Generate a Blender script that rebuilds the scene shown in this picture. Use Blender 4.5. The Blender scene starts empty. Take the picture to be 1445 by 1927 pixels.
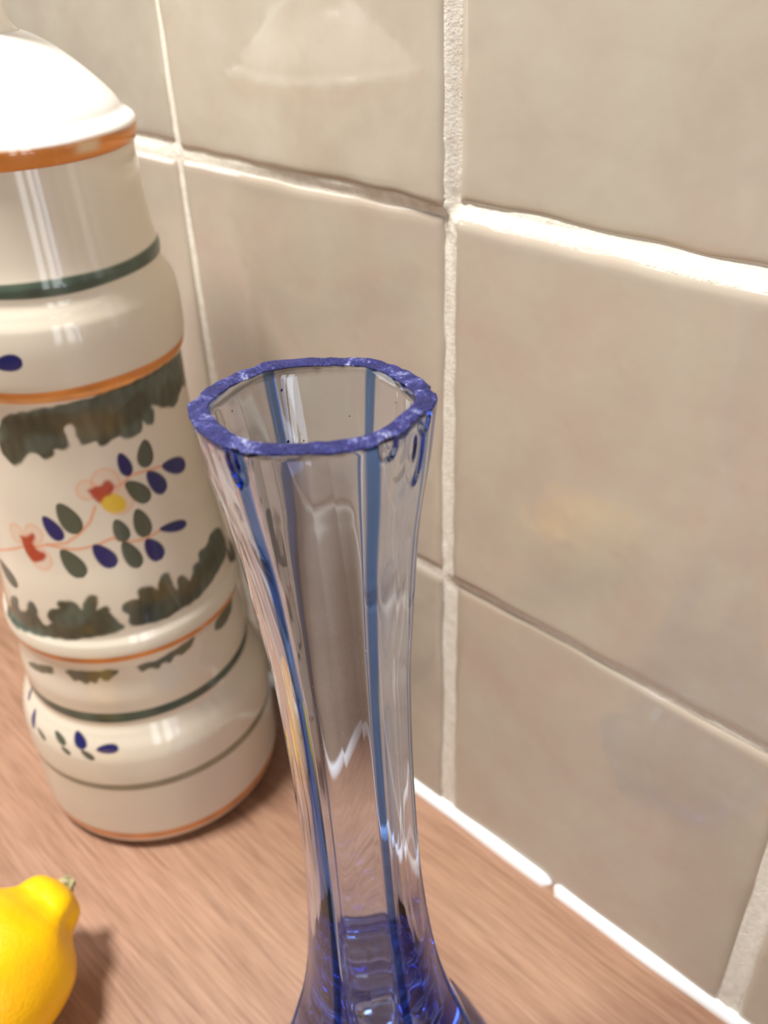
import bpy, math
import numpy as np
from mathutils import Matrix, Vector

SC = bpy.context.scene
COL = SC.collection
RNG = np.random.default_rng(7)

# ------------------------------------------------------------------ camera
cd = bpy.data.cameras.new('camera')
cam = bpy.data.objects.new('camera', cd)
COL.objects.link(cam)
CR = Vector((0.71983, 0.69331, -0.03423))
CU = Vector((-0.36792, 0.42288, 0.82813))
CF = Vector((-0.58862, 0.58352, -0.55949))
M = Matrix((CR, CU, -CF)).transposed().to_4x4()
M.translation = Vector((0.16744, -0.19762, 0.33249))
cam.matrix_world = M
cd.sensor_fit = 'VERTICAL'
cd.sensor_height = 36.0
cd.lens = 36.0 * 1711.0 / 1927.0
cd.clip_start = 0.01
cd.clip_end = 20
cd.dof.use_dof = True
cd.dof.focus_distance = 0.195
cd.dof.aperture_fstop = 17.0
SC.camera = cam

# ------------------------------------------------------------------ light
W = bpy.data.worlds.new('World')
SC.world = W
W.use_nodes = True
bg = W.node_tree.nodes['Background']
bg.inputs[0].default_value = (1.0, 0.96, 0.91, 1)
bg.inputs[1].default_value = 0.15

def area(name, loc, target, sx, sy, power, color):
    l = bpy.data.lights.new(name, 'AREA')
    l.shape = 'RECTANGLE'; l.size = sx; l.size_y = sy
    l.energy = power; l.color = color
    o = bpy.data.objects.new(name, l); COL.objects.link(o)
    o.location = loc
    o.rotation_euler = (Vector(target) - Vector(loc)).to_track_quat('-Z', 'Y').to_euler()
    return o
# ceiling lamp above the worktop, and the two tall panes of a glazed door in the room
area('ceiling_lamp', (-0.19, -0.30, 1.02), (-0.1, -0.15, 0), 0.15, 0.15, 15.5, (1.0, 0.99, 0.97))
area('glazed_door_pane', (1.55, -0.62, 0.25), (0, -0.1, 0.15), 0.26, 1.7, 9.0, (0.94, 0.97, 1.0))
area('glazed_door_pane', (1.40, -0.92, 0.25), (0, -0.1, 0.15), 0.18, 1.7, 6.0, (0.94, 0.97, 1.0))
area('side_window', (-1.25, -0.75, 0.75), (-0.05, -0.12, 0.1), 0.6, 0.9, 8.0, (0.95, 0.98, 1.0))

SC.view_settings.view_transform = 'Standard'
SC.view_settings.look = 'None'
SC.view_settings.exposure = 0.0
SC.view_settings.gamma = 1.0
SC.view_settings.use_curve_mapping = False
SC.cycles.max_bounces = 24
SC.cycles.transmission_bounces = 20
SC.cycles.glossy_bounces = 12
SC.cycles.caustics_refractive = True
SC.cycles.caustics_reflective = False
SC.cycles.blur_glossy = 0.3
SC.cycles.sample_clamp_indirect = 6.0
SC.cycles.use_denoising = True

# ------------------------------------------------------------------ helpers
def srgb(r, g, b):
    f = lambda c: (c/255/12.92) if c/255 <= .04045 else ((c/255+.055)/1.055)**2.4
    return (f(r), f(g), f(b), 1)

def link(name, me, mat=None, parent=None, label=None, cat=None, group=None, kind=None):
    o = bpy.data.objects.new(name, me); COL.objects.link(o)
    if mat is not None and me is not None:
        for m in (mat if isinstance(mat, (list, tuple)) else [mat]): me.materials.append(m)
    if parent is not None: o.parent = parent
    for k, v in (('label', label), ('category', cat), ('group', group), ('kind', kind)):
        if v: o[k] = v
    return o

def mesh_np(name, V, F, smooth=True, paint=None):
    """V (n,3) array, F list/array of quads or list of polygons"""
    me = bpy.data.meshes.new(name)
    V = np.asarray(V, dtype=np.float32)
    if isinstance(F, np.ndarray):
        n, k = F.shape
        me.vertices.add(len(V)); me.vertices.foreach_set('co', V.ravel())
        me.loops.add(n*k); me.loops.foreach_set('vertex_index', F.astype(np.int32).ravel())
        me.polygons.add(n)
        me.polygons.foreach_set('loop_start', np.arange(0, n*k, k, dtype=np.int32))
        me.polygons.foreach_set('loop_total', np.full(n, k, dtype=np.int32))
        me.update(calc_edges=True)
    else:
        me.from_pydata(V.tolist(), [], F)
    if smooth:
        me.polygons.foreach_set('use_smooth', np.ones(len(me.polygons), dtype=bool))
    if paint is not None:
        a = me.color_attributes.new('paint', 'FLOAT_COLOR', 'POINT')
        c = np.ones((len(V), 4), dtype=np.float32); c[:, :3] = paint
        a.data.foreach_set('color', c.ravel())
    me.validate()
    return me

def grid_faces(nr, nc, wrap=False, off=0):
    """rows r, columns c; index r*nc+c"""
    c = nc if wrap else nc-1
    r_, c_ = np.meshgrid(np.arange(nr-1), np.arange(c), indexing='ij')
    c2 = (c_+1) % nc
    return (np.stack([r_*nc+c_, r_*nc+c2, (r_+1)*nc+c2, (r_+1)*nc+c_], -1).reshape(-1, 4)) + off

def snoise(x, y, seed, scale):
    """smooth value noise -1..1 from summed sines"""
    r = np.random.default_rng(int(seed)+20000); o = 0
    for k in range(6):
        a = r.uniform(0, 2*np.pi); f = scale*r.uniform(.5, 1.6); p = r.uniform(0, 6.28)
        o = o + np.sin((x*np.cos(a)+y*np.sin(a))*f+p)
    return o/3.2

def smooth01(t):
    t = np.clip(t, 0, 1); return t*t*(3-2*t)

class NT:
    def __init__(s, name):
        s.m = bpy.data.materials.new(name); s.m.use_nodes = True
        s.t = s.m.node_tree; s.n = s.t.nodes; s.n.clear()
        s.out = s.n.new('ShaderNodeOutputMaterial')
    def add(s, typ, **kw):
        n = s.n.new(typ)
        for k, v in kw.items():
            if k.startswith('i_'):
                n.inputs[k[2:].replace('_', ' ')].default_value = v
            else: setattr(n, k, v)
        return n
    def l(s, a, b): s.t.links.new(a, b)
    def pbsdf(s, **kw):
        b = s.n.new('ShaderNodeBsdfPrincipled')
        for k, v in kw.items(): b.inputs[k.replace('_', ' ')].default_value = v
        s.l(b.outputs[0], s.out.inputs['Surface']); return b
    def coords(s, scale=(1, 1, 1), kind='Object'):
        tc = s.add('ShaderNodeTexCoord'); mp = s.add('ShaderNodeMapping')
        mp.inputs['Scale'].default_value = scale
        s.l(tc.outputs[kind], mp.inputs['Vector']); return mp.outputs[0]
    def noise(s, vec, scale, detail=4, rough=.5, dist=0):
        n = s.add('ShaderNodeTexNoise'); s.l(vec, n.inputs['Vector'])
        n.inputs['Scale'].default_value = scale; n.inputs['Detail'].default_value = detail
        n.inputs['Roughness'].default_value = rough; n.inputs['Distortion'].default_value = dist
        return n.outputs['Fac']
    def ramp(s, fac, stops):
        r = s.add('ShaderNodeValToRGB'); s.l(fac, r.inputs[0])
        e = r.color_ramp.elements
        while len(e) < len(stops): e.new(.5)
        for i, (p, c) in enumerate(stops): e[i].position = p; e[i].color = c
        return r.outputs[0]
    def mix(s, fac, a, b, mode='MIX'):
        m = s.add('ShaderNodeMix', data_type='RGBA', blend_type=mode)
        for sock, v in ((m.inputs[0], fac), (m.inputs[6], a), (m.inputs[7], b)):
            if hasattr(v, 'links'): s.l(v, sock)
            else: sock.default_value = v
        return m.outputs[2]
    def bump(s, h, strength, dist):
        b = s.add('ShaderNodeBump'); s.l(h, b.inputs['Height'])
        b.inputs['Strength'].default_value = strength; b.inputs['Distance'].default_value = dist
        return b.outputs[0]

# ------------------------------------------------------------------ materials
def mat_tile(name, c0, c1, c2):
    t = NT(name); v = t.coords()
    n1 = t.noise(v, 16, 4, .55, .6); n2 = t.noise(v, 55, 5, .6, .3)
    col = t.ramp(n1, [(.30, c0), (.5, c1), (.70, c2)])
    col = t.mix(.30, col, t.ramp(n2, [(.35, c0), (.65, c2)]))
    b = t.pbsdf(Roughness=.09, IOR=1.55); b.inputs['Coat Weight'].default_value = .35
    b.inputs['Coat Roughness'].default_value = .03
    t.l(col, b.inputs['Base Color'])
    n3 = t.noise(v, 26, 3, .5, 0); n4 = t.noise(v, 420, 2, .5, 0)
    bp = t.bump(n3, .22, .003)
    b2 = t.add('ShaderNodeBump'); t.l(n4, b2.inputs['Height']); t.l(bp, b2.inputs['Normal'])
    b2.inputs['Strength'].default_value = .03; b2.inputs['Distance'].default_value = .001
    t.l(b2.outputs[0], b.inputs['Normal'])
    return t.m
TILES = [mat_tile('zellige_glaze_%s' % k, *c) for k, c in {
    'sand': (srgb(174, 158, 140), srgb(182, 169, 150), srgb(188, 179, 161)),
    'stone': (srgb(167, 153, 139), srgb(174, 164, 147), srgb(182, 173, 155)),
    'rose': (srgb(178, 157, 142), srgb(180, 167, 149), srgb(184, 175, 156)),
}.items()]

t = NT('grout'); v = t.coords()
col = t.ramp(t.noise(v, 300, 4, .6), [(.3, srgb(214, 204, 186)), (.7, srgb(234, 227, 212))])
b = t.pbsdf(Roughness=.85); t.l(col, b.inputs['Base Color'])
t.l(t.bump(t.noise(v, 900, 4, .7), .5, .0012), b.inputs['Normal']); GROUT = t.m

t = NT('white_sealant'); b = t.pbsdf(Base_Color=srgb(244, 244, 242), Roughness=.4); SEAL = t.m
t = NT('wall_render'); b = t.pbsdf(Base_Color=srgb(205, 198, 188), Roughness=.9); WALLM = t.m

# wood laminate, grain running along the wall (x)
t = NT('walnut_laminate')
va = t.coords((2.2, 26, 26)); vb = t.coords((9, 150, 150)); vc = t.coords((38, 700, 700))
big = t.noise(va, 1.0, 5, .6, 1.2); mid = t.noise(vb, 1.0, 5, .6, .8); fin = t.noise(vc, 1.0, 3, .6, 0)
c = t.ramp(big, [(.28, srgb(118, 80, 58)), (.45, srgb(158, 117, 91)), (.62, srgb(176, 137, 111)), (.8, srgb(164, 124, 98))])
c = t.mix(.45, c, t.ramp(mid, [(.3, srgb(104, 70, 50)), (.5, srgb(162, 122, 97)), (.7, srgb(184, 147, 121))]))
c = t.mix(.35, c, t.ramp(fin, [(.35, srgb(108, 74, 55)), (.55, srgb(168, 130, 105)), (.75, srgb(192, 157, 132))]))
b = t.pbsdf(Roughness=.42); t.l(c, b.inputs['Base Color'])
t.l(t.bump(fin, .25, .0006), b.inputs['Normal']); WOOD = t.m

t = NT('painted_glazed_ceramic')
a = t.add('ShaderNodeVertexColor', layer_name='paint')
b = t.pbsdf(Roughness=.10, IOR=1.5); t.l(a.outputs[0], b.inputs['Base Color'])
v = t.coords(); t.l(t.bump(t.noise(v, 45, 2), .06, .002), b.inputs['Normal']); CERAM = t.m
t = NT('unglazed_foot'); b = t.pbsdf(Base_Color=srgb(176, 150, 122), Roughness=.8); FOOTM = t.m

# pale blue glass: absorption through its thickness, plus refracted blue painted onto the ribs
t = NT('blue_glass')
g = t.add('ShaderNodeBsdfGlass'); g.inputs['IOR'].default_value = 1.5; g.inputs['Roughness'].default_value = 0.0
tint = t.add('ShaderNodeVertexColor', layer_name='paint'); t.l(tint.outputs[0], g.inputs['Color'])
t.l(g.outputs[0], t.out.inputs['Surface'])
vol = t.add('ShaderNodeVolumeAbsorption'); vol.inputs['Color'].default_value = (.40, .58, .94, 1); vol.inputs['Density'].default_value = 40
t.l(vol.outputs[0], t.out.inputs['Volume']); GLASS = t.m

t = NT('ground_glass_edge'); v = t.coords((1, 1, 1))
n1 = t.noise(v, 150, 6, .85, .6); n2 = t.noise(v, 1500, 3, .7)
col = t.ramp(n1, [(.38, srgb(20, 20, 76)), (.52, srgb(36, 37, 104)), (.58, srgb(86, 89, 150)), (.67, srgb(200, 201, 222))])
b = t.pbsdf(Roughness=.5, IOR=1.5); t.l(col, b.inputs['Base Color']); b.inputs['Specular IOR Level'].default_value = .3
b.inputs['Transmission Weight'].default_value = .1
t.l(t.bump(n2, .9, .0008), b.inputs['Normal']); RIMM = t.m

t = NT('lemon_peel'); v = t.coords()
n1 = t.noise(v, 40, 3); n2 = t.noise(v, 620, 2, .5)
col = t.ramp(n1, [(.3, srgb(246, 172, 0)), (.7, srgb(255, 198, 0))])
b = t.pbsdf(Roughness=.36, IOR=1.45); t.l(col, b.inputs['Base Color'])
b.inputs['Subsurface Weight'].default_value = .05
b.inputs['Subsurface Radius'].default_value = (.004, .0025, .0003); b.inputs['Subsurface Scale'].default_value = 1
t.l(t.bump(n2, .35, .0007), b.inputs['Normal']); PEEL = t.m
t = NT('lemon_stem'); v = t.coords()
col = t.ramp(t.noise(v, 500, 3), [(.35, srgb(110, 104, 56)), (.65, srgb(206, 194, 150))])
b = t.pbsdf(Roughness=.8); t.l(col, b.inputs['Base Color']); STEM = t.m
t = NT('stem_scar'); b = t.pbsdf(Base_Color=srgb(220, 205, 170), Roughness=.9); SCAR = t.m
t = NT('dark_grit'); b = t.pbsdf(Base_Color=srgb(24, 20, 16), Roughness=.8); GRIT = t.m
t = NT('pale_dust'); b = t.pbsdf(Base_Color=srgb(235, 228, 212), Roughness=.9); DUST = t.m

# ------------------------------------------------------------------ worktop
def box(name, x0, x1, y0, y1, z0, z1, bev=0.0):
    V = [(x, y, z) for x in (x0, x1) for y in (y0, y1) for z in (z0, z1)]
    F = [(0, 1, 3, 2), (4, 6, 7, 5), (0, 4, 5, 1), (2, 3, 7, 6), (0, 2, 6, 4), (1, 5, 7, 3)]
    me = bpy.data.meshes.new(name); me.from_pydata(V, [], F); me.update()
    if bev:
        import bmesh
        bm = bmesh.new(); bm.from_mesh(me)
        bmesh.ops.bevel(bm, geom=bm.edges[:], offset=bev, segments=3, affect='EDGES', profile=.5)
        bm.to_mesh(me); bm.free()
    return me
link('worktop', box('worktop', -.9, .9, -.62, .007, -.038, 0, .003), WOOD,
     label='wood-effect laminate worktop with brown grain running along the tiled wall', cat='worktop')

# ------------------------------------------------------------------ tiled wall
T = .13; ZTOP = .2588                     # tile pitch; height of the joint between rows 0 and 1
wall = link('wall_back', box('wall_back', -.9, .9, .008, .11, -.04, .56), WALLM, kind='structure')
# (column, row): proud mm at the four corners (bl, br, tl, tr); column 0 is left of x=0, row 0 the upper row in view
PROUD = {(0, 0): (1.6, 2.0, 1.0, .8), (1, 0): (-.9, -1.3, -.2, -.4), (0, 1): (.6, .5, 1.6, .4), (1, 1): (1.5, 2.0, 1.5, 2.6),
         (0, 2): (.2, .3, .2, .3), (1, 2): (.2, .8, -.3, 1.1), (-1, 0): (-.6, .4, .2, 0), (-1, 1): (1.3, 1.2, 1.2, 1.4), (2, 2): (.5, .8, .6, .7), (2, 1): (.2, 0, .4, .2)}
# edge insets mm (left, right, bottom, top)
INSET = {(0, 0): (1.2, 1.1, .8, 2), (1, 0): (1.1, 2.2, 1.9, 2), (0, 1): (1.2, 2.2, 1.3, 1.6), (1, 1): (1.5, 2.4, .7, 1.4),
         (0, 2): (1.5, 2.2, 3.0, 1.0), (1, 2): (2.4, 3.2, 2.6, 1.0), (2, 2): (3.2, 2.2, 2.8, 1.2), (-1, 0): (2, 1.4, 1.8, 2), (-1, 1): (2, 1.4, 1.4, 2.6)}
COLS = range(-3, 4); ROWS = range(-2, 3)
def proud(c, r):
    if (c, r) in PROUD: return PROUD[(c, r)]
    g = np.random.default_rng(1000+c*17+r*31+500); return tuple(g.uniform(-.8, 1.2, 4))
def depth(c, r, X, Z):
    """how far (m) the face of tile (c,r) stands out of the plane y=0, at world X,Z"""
    u = np.clip((X-(c-1)*T)/T, -.02, 1.02); w = np.clip((Z-(ZTOP-r*T))/T, -.02, 1.02)
    bl, br, tl, tr = proud(c, r)
    d = (bl*(1-u)*(1-w)+br*u*(1-w)+tl*(1-u)*w+tr*u*w)
    return 1e-3*(d + .28*snoise(X, Z, 50+c*7+r*13, 60) + .10*snoise(X, Z, 90+c*5+r*3, 150))
for r in ROWS:
    for c in COLS:
        near = c in (-1, 0, 1, 2) and r >= 0
        N = 56 if near else 14
        l_, r_, b_, t_ = [1e-3*k for k in INSET.get((c, r), (2.1, 2.1, 2.1, 2.1))]
        s = np.linspace(0, 1, N); s = .5-.5*np.cos(np.pi*s)*(.35) - (.5-.175) + (s-.5)*.65 + .325   # denser toward the edges
        s = (s-s[0])/(s[-1]-s[0])
        U, Wv = np.meshgrid(s, s, indexing='xy')
        x0 = (c-1)*T+l_; x1 = c*T-r_; z0 = ZTOP-r*T-(0)+b_; z1 = z0-b_+T-t_
        z0 -= 0; 
        k = c*101+r*57
        wob = lambda q, sd, a: 1e-3*a*(snoise(q*0+sd, q, k+sd, 70)+.6*snoise(q*0, q, k+sd+9, 260))
        ZZ = z0+(z1-z0)*Wv; XX = x0+(x1-x0)*U
        X = XX + wob(ZZ, 1, .42)*(1-U)+wob(ZZ, 2, .42)*U
        Z = ZZ + wob(XX, 3, .55)*(1-Wv)+wob(XX, 4, .55)*Wv
        # rounded corners and edges
        e = np.minimum(np.minimum(U, 1-U)*(x1-x0), np.minimum(Wv, 1-Wv)*(z1-z0))
        rad = .0036
        fall = np.where(e < rad, rad-np.sqrt(np.maximum(rad**2-(rad-e)**2, 0)), 0)*.45
        Y = -depth(c, r, X, Z)+fall
        V = np.stack([X, Y, Z], -1).reshape(-1, 3); F = grid_faces(N, N)
        # skirt back to the wall
        ring = np.concatenate([np.arange(N), np.arange(1, N)*N+N-1, (N-1)*N+np.arange(N-2, -1, -1), np.arange(N-2, 0, -1)*N])
        S = V[ring].copy(); S[:, 1] = .0078
        n0 = len(V); V = np.vstack([V, S]); m_ = len(ring)
        i = np.arange(m_); j = (i+1) % m_
        F = np.vstack([F, np.stack([ring[j], ring[i], n0+i, n0+j], -1)])
        V -= np.array([(c-.5)*T, 0, ZTOP-r*T+T/2])
        o = link('tile', mesh_np('tile', V, F), TILES[(c*2+r*5+c*r) % 3], wall)
        o.location = ((c-.5)*T, 0, ZTOP-r*T+T/2)

# grout: a height field that runs between the edges of neighbouring tiles
xs = np.arange(-.4, .4001, .00125); 
def dense(lo, hi, joints, fine=.0006, coarse=.012, half=.008):
    p = [lo]; 
    while p[-1] < hi:
        d = min(abs(p[-1]-j) for j in joints)
        p.append(p[-1]+(fine if d < half else coarse if d > half+coarse else .002))
    return np.array(p)
JX = [k*T for k in range(-4, 5)]; JZ = [ZTOP+k*T for k in range(-2, 4)]
gx = dense(-.39, .39, JX); gz = dense(-.001, .52, JZ)
GX, GZ = np.meshgrid(gx, gz, indexing='xy')
ci = np.clip(np.floor(GX/T+.5).astype(int), -3, 3)       # joint index: x = ci*T lies between columns ci and ci+1
ri = np.floor((ZTOP-GZ)/T+.5).astype(int)
wx = smooth01((GX-ci*T)/.005+.5); wz = smooth01(((ZTOP-ri*T)-GZ)/.005+.5)
D = np.zeros_like(GX)
for r in range(-3, 4):
    for c in range(-4, 6):
        wgt = np.where(ci == c, 1-wx, 0)+np.where(ci+1 == c, wx, 0)
        wg2 = np.where(ri-0 == r, 1-wz, 0)+np.where(ri+1 == r, wz, 0)
        w_ = wgt*wg2
        if w_.max() > 0: D += w_*depth(c, r, GX, GZ)
inner = (np.abs(GX-ci*T) > .0045) & (np.abs(GZ-(ZTOP-ri*T)) > .0055)
rough = .22*snoise(GX, GZ, 3, 700)+.16*snoise(GX, GZ, 4, 1600)+.12*RNG.normal(size=GX.shape)
GY = -(D-.0009+1e-3*.55*rough)
# above the joint of rows 0/1 on the right tile the grout was smeared up over the recessed tile
sm = np.exp(-((GZ-(ZTOP+.0012))/.0022)**2)*smooth01((GX-.004)/.02)*(GX < .13)
GY -= .0006*sm
GY = np.where(inner, .006, GY)
V = np.stack([GX, GY, GZ], -1).reshape(-1, 3)
link('grout', mesh_np('grout', V, grid_faces(len(gz), len(gx))), GROUT, wall)

# sealant bead where the wall meets the worktop, in two lengths with a gap
def bead(name, xa, xb):
    n = max(40, int((xb-xa)/.0025)); x = np.linspace(xa, xb, n); a = np.linspace(0, np.pi/2, 9)
    X, A = np.meshgrid(x, a, indexing='ij')
    rr = .0040*(1+.09*snoise(X, X*0, 5, 90))
    endf = np.sqrt(np.clip(np.minimum(X-xa, xb-X)/.0016, .03, 1)); rr = rr*endf
    Y = .0004-np.maximum(rr*np.cos(A), 0)**1*1.0; Z = rr*np.sin(A)*1.15
    Y = np.where(A > 1.5, .0006, Y); Z = Z-.0002
    V = np.stack([X, Y, Z], -1).reshape(-1, 3)
    F = grid_faces(n, 9)
    back = np.array([[xa, .001, -.0002], [xb, .001, -.0002]])
    return link(name, mesh_np(name, V, F), SEAL, kind='structure')
bead('trim_1', -.89, .0553); bead('trim_2', .0566, .89)

# ------------------------------------------------------------------ painted ceramic jar
AX = (-.1187, -.0657)
PROF = [(0,48.8),(1.5,50.4),(4,51.8),(7,52.5),(12,52.8),(20,52.8),(38,52.6),(41,52.8),(52,52.2),(58,50.8),(64,48.0),(68,46.3),(71,46.4),(74,46.2),(80,46.3),(92,45.2),(97,45.2),(100,46.0),(104,46.8),(108,46.2),(111,44.6),(120,44.0),(130,43),(143,41.3),(165,39.5),(187,38.4),(203,38.6),(206,40.2),(212,41.2),(220,41.4),(228,40.8),(232,39.2),(236,37.6),(240,37.7),(243,36.9),(247,36.3),(256,35.6),(266,35.2),(274.5,35.0)]
DEC = {'garland_top':[(-65.0,199.2),(-44.4,201.9),(-26.4,203.5),(-8.4,204.4),(13.2,205.3),(29.5,205.1),(57.9,201.3),(54.7,189.0),(36.1,192.1),(31.2,188.5),(24.7,188.5),(14.7,192.5),(8.8,195.0),(10.6,188.7),(7.5,187.4),(2.7,191.1),(2.1,187.6),(-1.1,186.4),(-7.6,185.9),(-10.6,189.2),(-15.0,187.6),(-20.2,186.2),(-22.0,189.0),(-27.8,188.2),(-29.8,190.2),(-28.9,195.8),(-32.9,196.9),(-35.9,195.8),(-34.5,189.3),(-37.0,187.4),(-43.0,188.5),(-43.0,185.7),(-47.2,184.4),(-50.2,186.5),(-55.9,187.1),(-60.7,182.6),(-66.8,181.2),(-71.8,186.3)],'garland_low_r':[(43.4,129.5),(29.9,133.0),(24.8,129.4),(17.2,131.5),(16.6,127.5),(10.9,127.7),(9.3,124.1),(6.0,122.2),(3.1,127.4),(0.2,125.7),(-0.9,121.0),(-3.5,124.7),(-3.3,131.4),(-8.5,130.0),(-9.7,124.6),(-15.0,129.7),(-20.0,128.7),(-19.3,124.3),(-23.6,125.5),(-27.4,124.7),(-28.2,121.5),(-25.2,119.2),(-27.3,116.2),(-22.7,114.1),(-10.8,113.4),(0.8,114.2),(15.0,114.7),(30.2,117.4),(46.6,117.4)],'garland_low_l':[(-32.0,117.1),(-33.7,120.9),(-35.8,122.8),(-34.3,125.1),(-38.2,123.9),(-41.0,123.4),(-38.7,128.9),(-40.9,130.7),(-44.6,128.5),(-46.3,123.6),(-49.1,126.9),(-53.5,128.0),(-58.6,127.2),(-56.5,124.1),(-63.8,123.2),(-66.0,119.5),(-62.3,117.5),(-68.6,114.6),(-72.5,117.2),(-71.4,124.3),(-76.6,123.8),(-78.2,119.0),(-87.3,115.8),(-84.6,123.8),(-92.3,120.8),(-98.6,110.8),(-106.5,120.0),(-106.1,110.2),(-95.1,108.2),(-82.3,109.5),(-68.9,110.7),(-55.3,111.5),(-45.1,112.5),(-34.3,113.8),(-29.3,114.8)],'green':[((2.3,183.2),(-0.8,173.4),6.8),((-12.7,170.8),(-2.9,161.1),6.4),((-46.7,167.4),(-40.3,155.5),7.5),((-50.6,149.2),(-42.6,138.0),7.2),((-10.8,159.7),(-8.8,148.1),6.4),((-21.9,158.2),(-19.3,149.1),5.5),((-20.9,149.1),(-16.1,137.6),5.9),((-99.8,134.4),(-82.5,129.1),6.4),((-77.4,61.4),(-71.0,57.5),3.3),((-90.4,57.4),(-83.7,54.8),2.3),((-73.3,56.2),(-68.3,54.0),2.1),((-62.5,57.4),(-56.4,54.1),2.6)],'blue':[((-12.4,181.9),(-10.0,172.8),4.9),((8.5,170.9),(25.2,165.3),6.1),((-0.7,171.5),(6.9,161.3),6.4),((-56.0,162.3),(-49.2,152.9),5.9),((-34.7,150.3),(-27.2,140.4),6.4),((-9.8,147.1),(-4.6,137.3),6.4),((-1.6,148.7),(14.8,144.7),4.1),((-56.5,218.6),(-43.6,220.2),5.2),((-95.3,63.3),(-94.7,54.9),3.0),((-65.0,64.5),(-61.4,58.0),4.6),((-54.9,58.6),(-44.6,59.7),3.7),((-105.1,68.4),(-104.9,61.9),2.3)],'comb':[[(-95.4,88.3),(-81.6,92.8),(-69.6,95.4),(-72.9,90.7),(-79.1,88.8),(-85.2,87.7),(-91.4,86.9)],[(-64.7,95.5),(-50.3,96.2),(-36.3,96.9),(-39.4,93.1),(-41.8,91.3),(-44.9,90.5),(-46.2,93.1),(-49.1,89.5),(-51.8,90.9),(-54.2,89.3),(-57.5,91.0),(-60.6,89.6),(-62.1,92.3)],[(-29.8,96.7),(-19.2,96.2),(-8.4,98.3),(2.7,100.8),(0.4,95.2),(-5.9,93.6),(-10.0,95.1),(-12.9,92.0),(-16.6,94.1),(-19.3,91.4),(-23.7,94.0),(-27.0,92.3)],[(15.0,97.4),(21.6,100.9),(36.1,100.0),(34.1,93.7),(25.1,92.0),(15.5,92.7)]],'red':[[(-19.5,173.4),(-18.2,170.2),(-20.3,168.0),(-24.1,167.6),(-26.9,165.9),(-29.2,167.4),(-30.0,169.4),(-31.6,171.4),(-27.4,171.9),(-24.7,171.8),(-23.0,174.1)],[(-73.6,152.5),(-68.6,152.6),(-64.3,155.2),(-62.7,153.5),(-65.5,150.0),(-62.8,148.0),(-58.4,146.9),(-61.6,143.4),(-67.5,142.2),(-70.3,144.5),(-72.4,147.2),(-71.8,150.5)]],'yellow':[((-20.9,164.6),5.2)],'ring':[((-22.1,172.8),5.1),((-31.6,171.4),3.6),((-17.8,165.2),5.4),((-74.7,153.0),3.7),((-63.6,154.7),3.6),((-62.8,144.7),4.4)],'stem':[[(-96.8,139.7),(-72.7,148.0),(-57.2,150.9),(-47.1,151.9),(-39.6,155.4),(-33.5,159.4),(-29.6,164.8)],[(-57.2,150.9),(-43.3,149.1),(-33.9,149.9),(-25.3,151.6),(-19.6,148.8),(-10.3,147.4),(-0.3,148.4)],[(-14.6,170.9),(-9.0,172.8),(-0.6,172.2),(9.8,170.7)]]}
OFFW = np.array(srgb(228, 217, 200)[:3]); CREAM = np.array(srgb(216, 204, 184)[:3])
C_OR = np.array(srgb(206, 128, 58)[:3]); C_OR2 = np.array(srgb(226, 164, 98)[:3])
C_GR = np.array(srgb(78, 90, 76)[:3]); C_OL = np.array(srgb(54, 57, 38)[:3]); C_OLY = np.array(srgb(112, 92, 44)[:3])
C_BL = np.array(srgb(38, 38, 96)[:3]); C_LF = np.array(srgb(84, 88, 72)[:3]); C_RED = np.array(srgb(166, 50, 10)[:3])
C_YE = np.array(srgb(216, 178, 40)[:3]); C_PK = np.array(srgb(222, 150, 108)[:3]); C_OLV2 = np.array(srgb(122, 118, 94)[:3])

def pchip(x, y, q):
    x = np.array(x, float); y = np.array(y, float); h = np.diff(x); d = np.diff(y)/h
    m = np.zeros(len(x)); m[0] = d[0]; m[-1] = d[-1]
    for i in range(1, len(x)-1):
        if d[i-1]*d[i] > 0:
            w1 = 2*h[i]+h[i-1]; w2 = h[i]+2*h[i-1]; m[i] = (w1+w2)/(w1/d[i-1]+w2/d[i])
    i = np.clip(np.searchsorted(x, q)-1, 0, len(x)-2); t_ = (q-x[i])/h[i]
    return (y[i]*(1+2*t_)*(1-t_)**2+m[i]*h[i]*t_*(1-t_)**2+y[i+1]*t_*t_*(3-2*t_)+m[i+1]*h[i]*t_*t_*(t_-1))

th_front = np.radians(np.arange(-150, 100, .62)); th_back = np.radians(np.arange(100, 210, 3.0))
TH = np.concatenate([th_front, th_back]); NTH = len(TH)
zq = np.arange(0, 274.5, .5)
rq = pchip([p[0] for p in PROF], [p[1] for p in PROF], zq)
TT, ZZ = np.meshgrid(TH, zq, indexing='xy'); RR = np.repeat(rq[:, None], NTH, 1)
A = np.degrees(TT).astype(np.float64); A = np.where(A > 180, A-360, A)
S_ = np.radians(A)*43.0                                       # arc length in mm (nominal radius)
P = np.broadcast_to(CREAM, A.shape+(3,)).copy()
P *= (1+.025*snoise(S_*.1, ZZ*.1, 21, 1.2))[..., None]
def lay(mask, col):
    global P
    m = np.clip(mask, 0, 1)[..., None]; P = P*(1-m)+np.asarray(col)*m
soft = lambda d, w=.45: smooth01(.5-d/(2*w))                  # d signed distance in mm, negative inside
def ring(z, half, col, seed, wob=.25, alpha=1.0, var=.15):
    dz = np.abs(ZZ-z-wob*snoise(S_, S_*0, seed, .06))-half*(1+.12*snoise(S_, S_*0, seed+1, .1))
    tone = (1+var*snoise(S_, ZZ, seed+2, .5))[..., None]
    m = soft(dz, .5)*alpha
    global P; P = P*(1-m[..., None])+np.clip(np.asarray(col)*tone, 0, 1)*m[..., None]
def st(p): return (math.radians(p[0])*43.0, p[1])
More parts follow.
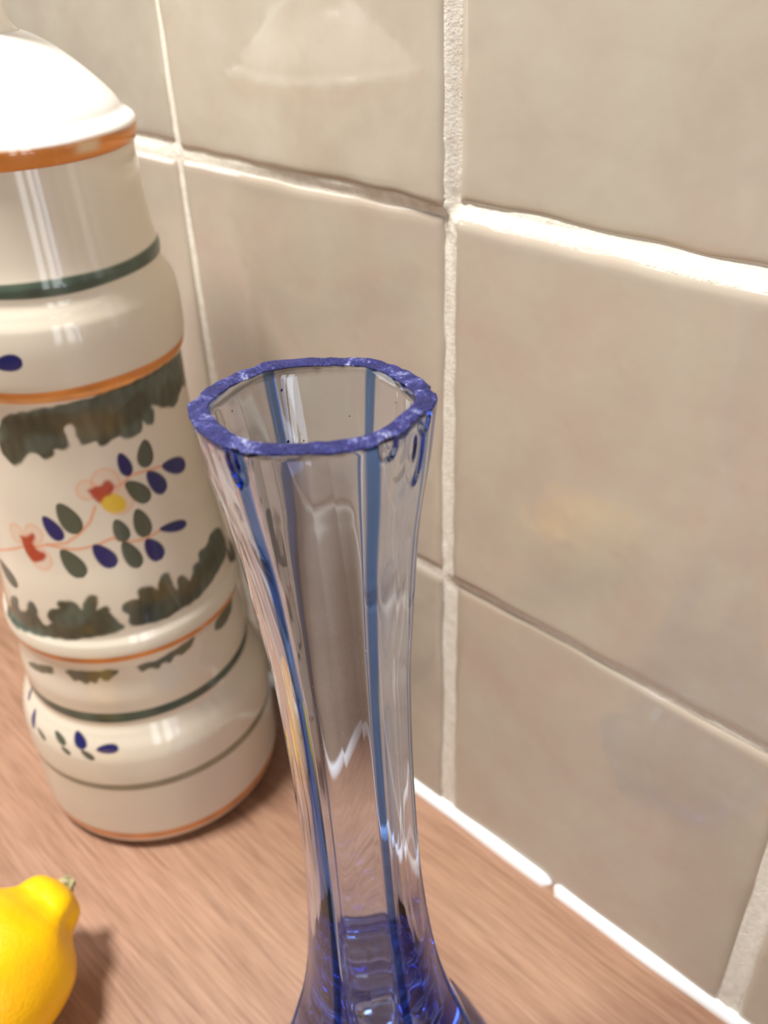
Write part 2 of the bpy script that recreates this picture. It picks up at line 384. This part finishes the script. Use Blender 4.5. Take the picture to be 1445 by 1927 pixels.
def poly_sd(pts):
    q = np.array([st(p) for p in pts])
    for _ in range(2):                                        # brush strokes have round ends
        nx = np.roll(q, -1, 0); q = np.stack([.75*q+.25*nx, .25*q+.75*nx], 1).reshape(-1, 2)
    q = np.asarray(q); lo = q.min(0)-2; hi = q.max(0)+2
    box_ = (S_ > lo[0]) & (S_ < hi[0]) & (ZZ > lo[1]) & (ZZ < hi[1])
    sx = S_[box_]; sz = ZZ[box_]
    wx_ = .35*snoise(sx, sz, 61, 1.1); wz_ = .35*snoise(sx, sz, 62, 1.1); sx = sx+wx_; sz = sz+wz_
    d = np.full(sx.shape, 9e9); ins = np.zeros(sx.shape, bool)
    for i in range(len(q)):
        a = q[i]; b_ = q[(i+1) % len(q)]; ab = b_-a
        t_ = np.clip(((sx-a[0])*ab[0]+(sz-a[1])*ab[1])/(ab@ab+1e-9), 0, 1)
        d = np.minimum(d, (sx-a[0]-t_*ab[0])**2+(sz-a[1]-t_*ab[1])**2)
        if a[1] != b_[1]:
            cr = ((a[1] > sz) != (b_[1] > sz)) & (sx < (b_[0]-a[0])*(sz-a[1])/(b_[1]-a[1])+a[0]); ins ^= cr
    o = np.full(S_.shape, 9.0); o[box_] = np.where(ins, -1, 1)*np.sqrt(d); return o
def leaf_sd(a, b_, w):
    a = np.array(st(a)); b_ = np.array(st(b_)); c_ = (a+b_)/2; L = np.linalg.norm(b_-a); u_ = (b_-a)/L
    p = (S_-c_[0])*u_[0]+(ZZ-c_[1])*u_[1]; qv = -(S_-c_[0])*u_[1]+(ZZ-c_[1])*u_[0]
    s_ = p/(L/2); hw = (w/2)*np.sqrt(np.clip(1-s_**2, 0, 1))*(1+.25*s_)
    d = np.abs(qv)-hw; d = np.where(np.abs(s_) > 1, np.hypot((np.abs(s_)-1)*L/2, np.abs(qv)), d); return d, qv
def line_sd(pts):
    q = np.array([st(p) for p in pts]); d = np.full(S_.shape, 9e9)
    for i in range(len(q)-1):
        a = q[i]; ab = q[i+1]-a
        t_ = np.clip(((S_-a[0])*ab[0]+(ZZ-a[1])*ab[1])/(ab@ab), 0, 1)
        d = np.minimum(d, np.hypot(S_-a[0]-t_*ab[0], ZZ-a[1]-t_*ab[1]))
    return d
# bands
ring(240.2, 2.3, C_GR, 31, .2)
ring(207.2, 2.3, C_OR, 33, .3); ring(206.0, .9, C_OR2, 34, .3, .7)
ring(102.0, 1.5, C_OR, 35, .3)
ring(72.3, 2.3, C_GR, 37, .3)
ring(39.0, 1.9, C_OLV2, 39, .3, .85)
ring(7.6, 2.2, C_OR, 41, .3, .9); lay(soft(ZZ-4.6, .5), np.array(srgb(170, 136, 102)[:3]))
# leaf garlands
for k, turn in [(k, t_) for k, p_ in (('garland_top', 125), ('garland_low_r', 150), ('garland_low_l', 150)) for t_ in (-p_, 0, p_)]:
    d = poly_sd([(a_+turn, z_) for a_, z_ in DEC[k]])
    if d.min() > 8: continue
    m1 = smooth01(.5+1.1*snoise(S_, ZZ, 71, .30)); m2 = smooth01(-.25+1.0*snoise(S_, ZZ, 72, .22))
    colr = C_OL+(C_GR*.85-C_OL)*m1[..., None]; colr = colr+(C_OLY-colr)*m2[..., None]*.45
    colr = colr*(.95+.22*snoise(S_*1.0, ZZ*.25, 73, 1.5))[..., None]
    m = soft(d-.55, .75)[..., None]*.95; P = P*(1-m)+np.clip(colr, .01, 1)*m
for pts in DEC['comb']: lay(soft(poly_sd(pts), .7)*.88, C_OL*1.35)
# sprig
for pts in DEC['stem']: lay(soft(line_sd(pts)-.55, .5)*.8, C_PK*.95)
for p, r_ in DEC['ring']:
    a = st(p); lay(soft(np.hypot(S_-a[0], ZZ-a[1])-r_, .6)*.22, C_PK); lay(soft(np.abs(np.hypot(S_-a[0], ZZ-a[1])-r_)-.45, .6)*.5, C_PK)
for p, r_ in DEC['yellow']:
    a = st(p); lay(soft(np.hypot(S_-a[0]+.35*(ZZ-a[1]), (ZZ-a[1])*1.1)-r_*.85, 1.0)*.95, C_YE)
for pts in DEC['red']: lay(soft(poly_sd(pts), .9)*.95, C_RED)
for a, b_, w in DEC['green']:
    d, qv = leaf_sd(a, b_, w); lay(soft(d, .5), C_LF); lay(soft(np.abs(d+.3)-.3, .4)*np.where(qv > -.2*w, .85, .25), C_LF*.38)
for a, b_, w in DEC['blue']:
    d, qv = leaf_sd(a, b_, w); lay(soft(d, .5), C_BL); lay(soft(np.abs(d+.3)-.3, .4)*np.where(qv > 0, .7, .3), C_BL*.4)
P = np.clip(P, 0, 1)
jar = bpy.data.objects.new('ceramic_jar', None); COL.objects.link(jar); jar.location = (AX[0], AX[1], 0)
jar['label'] = 'tall white glazed lidded jar painted with green leaf garlands, orange flowers and coloured bands'
jar['category'] = 'jar'
V = np.stack([RR*np.cos(TT), RR*np.sin(TT), ZZ+.6], -1).reshape(-1, 3)*1e-3
F = grid_faces(len(zq), NTH, wrap=True); nb = len(V)
V = np.vstack([V, [[0, 0, .0006]], [[0, 0, .2745]]])
i = np.arange(NTH); j = (i+1) % NTH
tri = [(nb, int(b_), int(a)) for a, b_ in zip(i, j)]+[(nb+1, int(nb-NTH+a), int(nb-NTH+b_)) for a, b_ in zip(i, j)]
paint = np.vstack([P.reshape(-1, 3), CREAM, CREAM])
me = mesh_np('jar_body', V, np.vstack([F, np.array([(a, b_, c_, c_) for a, b_, c_ in tri])[:0].reshape(0, 4)]), paint=paint)
link('body', me, CERAM, jar)

def lathe(name, prof, n=96, seg=None, wob=None):
    """prof: list of (z mm, r mm); closed at both axis ends"""
    z = np.array([p[0] for p in prof]); r_ = np.array([p[1] for p in prof])
    th = np.linspace(0, 2*np.pi, n, endpoint=False); TTl, I = np.meshgrid(th, np.arange(len(z)), indexing='xy')
    V = np.stack([r_[I]*np.cos(TTl), r_[I]*np.sin(TTl), z[I]], -1).reshape(-1, 3)*1e-3
    return V, grid_faces(len(z), n, wrap=True), TTl, z[I], r_[I]
def resample(pts, step):
    pts = np.array(pts, float); out = []
    # Catmull-Rom through (z,r)
    for k in range(len(pts)-1):
        p0 = pts[max(k-1, 0)]; p1 = pts[k]; p2 = pts[k+1]; p3 = pts[min(k+2, len(pts)-1)]
        n = max(2, int(np.linalg.norm(p2-p1)/step))
        for t_ in np.arange(n)/n:
            out.append(.5*((2*p1)+(-p0+p2)*t_+(2*p0-5*p1+4*p2-p3)*t_**2+(-p0+3*p1-3*p2+p3)*t_**3))
    out.append(pts[-1]); return [tuple(x) for x in out]
# lid: flange with orange edge, dome
LID = [(273.6, 33), (273.6, 35.6), (274.4, 36.4), (277, 36.9), (279.2, 36.9), (280.4, 36.2), (281.6, 34.6), (282.6, 33.4), (284.2, 32.6), (286.5, 31.0), (290.5, 27.4), (295, 22.8), (299.5, 17.6), (302.5, 13.0), (304.4, 9.0), (305.4, 6.0)]
V, F, TTl, zl, rl = lathe('lid', [(273.6, .01)]+resample(LID, .6)+[(305.4, .01)], 300)
pl = np.broadcast_to(np.array(srgb(238, 233, 226)[:3]), (len(V), 3)).copy()
al = np.degrees(TTl).ravel(); al = np.where(al > 180, al-360, al); zf = zl.ravel(); rf = rl.ravel()
top = 278.9+.35*snoise(al, al*0, 81, .12); m = (smooth01((top-zf)/.8+.5)*smooth01((zf-273.2)/.3))[:, None]
pl = pl*(1-m)+np.clip(C_OR*(1+.25*snoise(al, zf*6, 82, .2))[:, None], 0, 1)*m
chip = np.exp(-((al-6)/6.5)**4-((zf-277.2)/1.7)**4)[:, None]
pl = pl*(1-chip)+np.array(srgb(214, 182, 142)[:3])*chip
lid = link('lid', mesh_np('lid', V, F, paint=pl), CERAM, jar)
KN = [(304.6, 8.6), (305.6, 7.2), (307.2, 6.2), (309.5, 5.6), (312, 6.0), (315, 8.0), (319, 10.2), (323, 11), (327, 10), (330, 7), (331.4, 3.5)]
V, F, *_ = lathe('knob', [(304.6, .01)]+resample(KN, .8)+[(331.8, .01)], 72)
link('knob', mesh_np('knob', V, F, paint=np.broadcast_to(np.array(srgb(232, 224, 210)[:3]), (len(V), 3))), CERAM, lid)
V, F, *_ = lathe('foot_ring', [(0, .01), (0, 46), (0, 48.4), (.4, 49.2), (1.4, 49.6), (1.4, .01)], 96)
link('foot_ring', mesh_np('foot_ring', V, F), FOOTM, jar, label='bare unglazed foot')

# ------------------------------------------------------------------ blue glass bud vase with broken neck
VB = Vector((.0603, -.1012, 0)); LEAN = -.0048     # neck leans away from camera-right going up
RX = np.array([.7203, .6937])                      # camera-right on the ground: one rib lies this way
ROT = math.atan2(RX[1], RX[0]); HV = 258.0
# outer rib radius and bore radius (mm) along the height (mm)
RO = [(0, 44), (1, 44.6), (3, 44), (6, 39), (12, 34.6), (20, 32.6), (30, 30.8), (38, 29.2), (44, 27.7), (50, 26.1), (58, 23.9), (68, 21.3), (85, 18.3), (108, 16.0), (130, 14.8), (163, 14.4), (193, 14.9), (210, 16.1), (232, 18.0), (248, 20.6), (258, 22.1)]
BORE = [(50, .3), (50.3, 4), (51.5, 8), (54, 11.5), (62, 13.8), (85, 13.4), (108, 12.5), (130, 11.7), (163, 11.4), (193, 11.9), (210, 12.6), (232, 14.4), (248, 16.6), (258, 18.2)]
def hexshape(th, z, rnd=.055, ks=(.7, .75, .42, .24, .24, .36)):
    """ratio of the outline to the rib radius: six nearly flat panels meeting at rounded ribs"""
    a = np.abs(np.mod(th-ROT+np.pi/6, np.pi/3)-np.pi/6)
    a = np.sqrt(a**2+rnd**2)
    hexr = math.cos(math.pi/6)/np.cos(np.pi/6-a); hexr = hexr/(math.cos(math.pi/6)/math.cos(math.pi/6-rnd))
    k = np.interp(z, [0, 20, 60, 130, 225, 258], ks)
    return 1-(1-hexr)*k
n = 432; th = np.linspace(0, 2*np.pi, n, endpoint=False)
zo = np.unique(np.concatenate([np.linspace(0, 30, 40), np.linspace(30, 236, 110), np.linspace(236, 258, 56)]))
ro = pchip([p[0] for p in RO], [p[1] for p in RO], zo)
TH2, ZO = np.meshgrid(th, zo, indexing='xy')
def camside(px_th): return ROT+px_th
OUT = ro[:, None]*hexshape(TH2, ZO)
# conchoidal chips below the broken edge: (angle from camera-right, z, half width rad, half height mm, depth mm)
CH = [(-.52, 253.5, .16, 6.2, .95), (-.36, 257.0, .10, 2.4, .9), (-.90, 257, .10, 2.6, 1.0), (-2.12, 255.5, .09, 3.6, 1.0), (.15, 258, .07, 1.8, .5), (2.2, 258, .10, 1.2, .5), (3.0, 258, .09, 1.8, .6), (-1.6, 258.2, .22, 1.0, .3)]
for a0, z0, wa, hz, dp in CH:
    da = np.mod(TH2-ROT-a0+np.pi, 2*np.pi)-np.pi
    q = (da/wa)**2+((ZO-z0)/hz)**2
    OUT -= dp*np.sqrt(np.clip(1-q, 0, 1))*(1+.15*np.sin(9*np.sqrt(q)))
zi = np.unique(np.concatenate([np.linspace(50, 64, 40), np.linspace(64, 258, 90)]))
rin = pchip([p[0] for p in BORE], [p[1] for p in BORE], zi)
TI, ZI = np.meshgrid(th, zi, indexing='xy')
IN = rin[:, None]*hexshape(TI, ZI, .16, (.6, .6, .9, 1.0, .98, .66))
INrag = .16*snoise(np.cos(th)*6, np.sin(th)*6, 91, 1.0)+.05*snoise(np.cos(th)*6, np.sin(th)*6, 92, 5)
IN[-1] += INrag
OUT[-1] += .12*snoise(np.cos(th)*6, np.sin(th)*6, 93, 2)+.05*snoise(np.cos(th)*6, np.sin(th)*6, 94, 8)
ztop = .28*snoise(np.cos(th), np.sin(th), 95, 2.5)+.07*snoise(np.cos(th)*6, np.sin(th)*6, 96, 2.5)
ztop = ztop+1.45*(1+np.cos(th-(ROT-np.pi/2)))   # the break runs uphill toward the room
def place(Rm, Tm, Zm, rag=True):
    Zm = np.array(Zm, float)
    if rag: Zm = Zm+smooth01((Zm-246)/12)*(ztop[None, :] if Zm.ndim == 2 else ztop)
    sh = LEAN*(Zm/HV)
    return np.stack([Rm*np.cos(Tm)*1e-3+sh*RX[0], Rm*np.sin(Tm)*1e-3+sh*RX[1], Zm*1e-3], -1)
Vo = place(OUT, TH2, ZO).reshape(-1, 3); Vi = place(IN, TI, ZI).reshape(-1, 3)
no, ni = len(Vo), len(Vi)
Fo = grid_faces(len(zo), n, True); Fi = grid_faces(len(zi), n, True, no)[:, ::-1]
i = np.arange(n); j = (i+1) % n
to = no-n; ti = no+ni-n
mid = (Vo[-n:]+Vi[-n:])/2; mid[:, 2] += 1e-4*snoise(np.cos(th)*6, np.sin(th)*6, 97, 3)
m0 = no+ni
Ft = np.vstack([np.stack([to+i, to+j, m0+j, m0+i], -1), np.stack([m0+i, m0+j, ti+j, ti+i], -1)])
V = np.vstack([Vo, Vi, mid])
nV = len(V)
# base underside: recessed a little; closed with a fan made of quads to an inner ring + degenerate-free cap
KP = 26; rp = np.linspace(1, 0, KP); rp[-1] = .012
punt = np.stack([place(np.full(n, 25*q_), th, np.full(n, .4+34*(1-q_**2)**1.2), False) for q_ in rp])
V = np.vstack([V, punt.reshape(-1, 3)])
Fc = np.vstack([np.stack([j, i, nV+i, nV+j], -1), grid_faces(KP, n, True, nV)])
nE = nV+(KP-1)*n
faces = np.vstack([Fo, Fi, Ft, Fc])
me = bpy.data.meshes.new('vase_body')
polys = faces.tolist()+[[int(nE+k) for k in range(n)], [int(no+k) for k in range(n)]]
me.from_pydata(V.tolist(), [], polys)
# blue of light refracted in the thick ribs, painted as a surface tint
ra = np.abs(np.mod(th-ROT+np.pi/6, np.pi/3)-np.pi/6)
ribw = smooth01((.085-ra)/.035)
tintc = np.ones((len(V), 4), np.float32); tintc[:, :3] = (.985, .99, 1)
rt = np.array([.985, .99, 1])*(1-ribw[:, None])+np.array([.22, .38, .76])*ribw[:, None]
tintc[:no, :3] = np.tile(rt, (len(zo), 1))
ca = me.color_attributes.new('paint', 'FLOAT_COLOR', 'POINT'); ca.data.foreach_set('color', tintc.ravel())
import bmesh
bm = bmesh.new(); bm.from_mesh(me); bmesh.ops.recalc_face_normals(bm, faces=bm.faces); bm.to_mesh(me); bm.free()
me.validate()
me.polygons.foreach_set('use_smooth', np.ones(len(me.polygons), dtype=bool))
vase = bpy.data.objects.new('bud_vase', None); COL.objects.link(vase); vase.location = VB
vase['label'] = 'pale blue ribbed glass bud vase with a chipped, broken-off neck'
vase['category'] = 'vase'
link('body', me, GLASS, vase)
# the rough broken edge: a thin ragged ring of ground glass on top of the neck
K = 14; s = np.linspace(0, 1, K)
A_ = Vo[-n:]*.995+mid*.005; B_ = Vi[-n:]*.99+mid*.01
G = A_[None]*(1-s[:, None, None])+B_[None]*s[:, None, None]
TQ, SQ = np.meshgrid(th, s, indexing='xy')
G[..., 2] += 1e-3*(.10+.22*np.sqrt(np.clip(1-(2*SQ-1)**2, 0, 1))+.10*snoise(np.cos(TQ)*22, np.sin(TQ)*22+SQ*9, 98, 1.4)+.05*RNG.normal(size=TQ.shape)*np.clip(1-(2*SQ-1)**4, 0, 1))
Vt = G.reshape(-1, 3); lo = Vt[:n].copy(); lo[:, 2] -= .0002; li = Vt[-n:].copy(); li[:, 2] -= .0002
V = np.vstack([lo, Vt, li]); F = grid_faces(K+2, n, True)
F = np.vstack([F, np.stack([(K+1)*n+i, (K+1)*n+j, j, i], -1)])
link('broken_rim', mesh_np('broken_rim', V, F), RIMM, vase, label='rough violet-blue broken edge with whitish ground patches')

def blobs(name, pts, sizes, mat, parent, kind=None):
    base = np.array([(1, 0, 0), (-1, 0, 0), (0, 1, 0), (0, -1, 0), (0, 0, 1), (0, 0, -1)], float)
    fc = np.array([(0, 2, 4), (2, 1, 4), (1, 3, 4), (3, 0, 4), (2, 0, 5), (1, 2, 5), (3, 1, 5), (0, 3, 5)])
    Vb = []; Fb = []
    for k, (p, s_) in enumerate(zip(pts, sizes)):
        Vb.append(np.array(p)+base*np.array(s_)*RNG.uniform(.7, 1.3, (6, 1))); Fb.append(fc+6*k)
    return link(name, mesh_np(name, np.vstack(Vb), np.vstack(Fb)), mat, parent, kind=kind)
def onbore(a, z, off=-.00015):
    r_ = np.interp(z, [p[0] for p in BORE], [p[1] for p in BORE])*1e-3+off
    sh = LEAN*z/HV
    return (r_*math.cos(ROT+a)+sh*RX[0], r_*math.sin(ROT+a)+sh*RX[1], z*1e-3)
gp = [(2.02, 254), (1.25, 248), (2.75, 254.5), (2.05, 243.5), (1.85, 243), (.55, 254), (1.7, 242)]
blobs('grit', [onbore(a, z) for a, z in gp], [(s_, s_, s_*1.3) for s_ in (.00030, .00018, .00022, .00034, .0002, .0002, .00018)], GRIT, vase, 'stuff')
dp = [(RNG.uniform(-2.05, -1.05), 225-RNG.gamma(2.2, 16)) for k in range(330)]
blobs('dust', [onbore(a, max(z, 140)) for a, z in dp], [(s_, s_, s_) for s_ in RNG.uniform(.00004, .00010, 330)], DUST, vase, 'stuff')

# ------------------------------------------------------------------ lemon
LC = Vector((-.0570, -.1772, .0270)); LT = Vector((-.0640, -.1415, .0345))
axis = (LT-LC); Ln = axis.length; axis.normalize()
LP = [(-46, .3), (-45.4, 2), (-43.5, 4.2), (-40, 6.5), (-37, 9.2), (-32, 14), (-25, 19.5), (-15, 25), (-4, 27), (6, 26.8), (15, 24.6), (20.5, 20.8), (24, 16.4), (27, 13.4), (30, 12.4), (33, 11.0), (35, 8.6), (36, 6.2), (36.8, 3.6), (36.2, 1.8), (35.8, .2)]
n = 160
V, F, TTl, zl, rl = lathe('lemon', resample(LP, .7), n)
# shoulders and creases running into the stem end
zm = zl.ravel(); tt = TTl.ravel()
cre = np.exp(-((zm-27)/7)**2)*(1.0*np.sin(3*tt+.6)+.7*np.sin(5*tt+2.0)+.4*np.sin(8*tt))
lump = .35*snoise(np.cos(tt)*3, np.sin(tt)*3+zm*.12, 111, 1.4)
rad_ = np.hypot(V[:, 0], V[:, 1])*1e3+1e-9; sc_ = 1+(cre*1.15+lump)*np.clip(rad_/8, 0, 1)/rad_
V[:, 0] *= sc_; V[:, 1] *= sc_
rot = axis.to_track_quat('Z', 'Y').to_matrix()
Rm = np.array(rot)
lemon = bpy.data.objects.new('lemon', None); COL.objects.link(lemon); lemon.location = LC
lemon['label'] = 'ripe yellow lemon lying on the worktop, stem end pointing at the wall'; lemon['category'] = 'lemon'
link('peel', mesh_np('peel', V@Rm.T, F), PEEL, lemon)
SP = [(35.2, .1), (35.2, 3.4), (36.4, 3.9), (37.4, 3.2), (38.4, 2.5), (39.6, 2.3), (40.2, 1.8), (40.3, .1)]
V, F, TTl, zl, rl = lathe('stem_button', SP, 20)
V[:, :2] *= (1+.18*np.sin(5*TTl.ravel()))[:, None]
link('stem_button', mesh_np('stem_button', V@Rm.T, F), STEM, lemon)
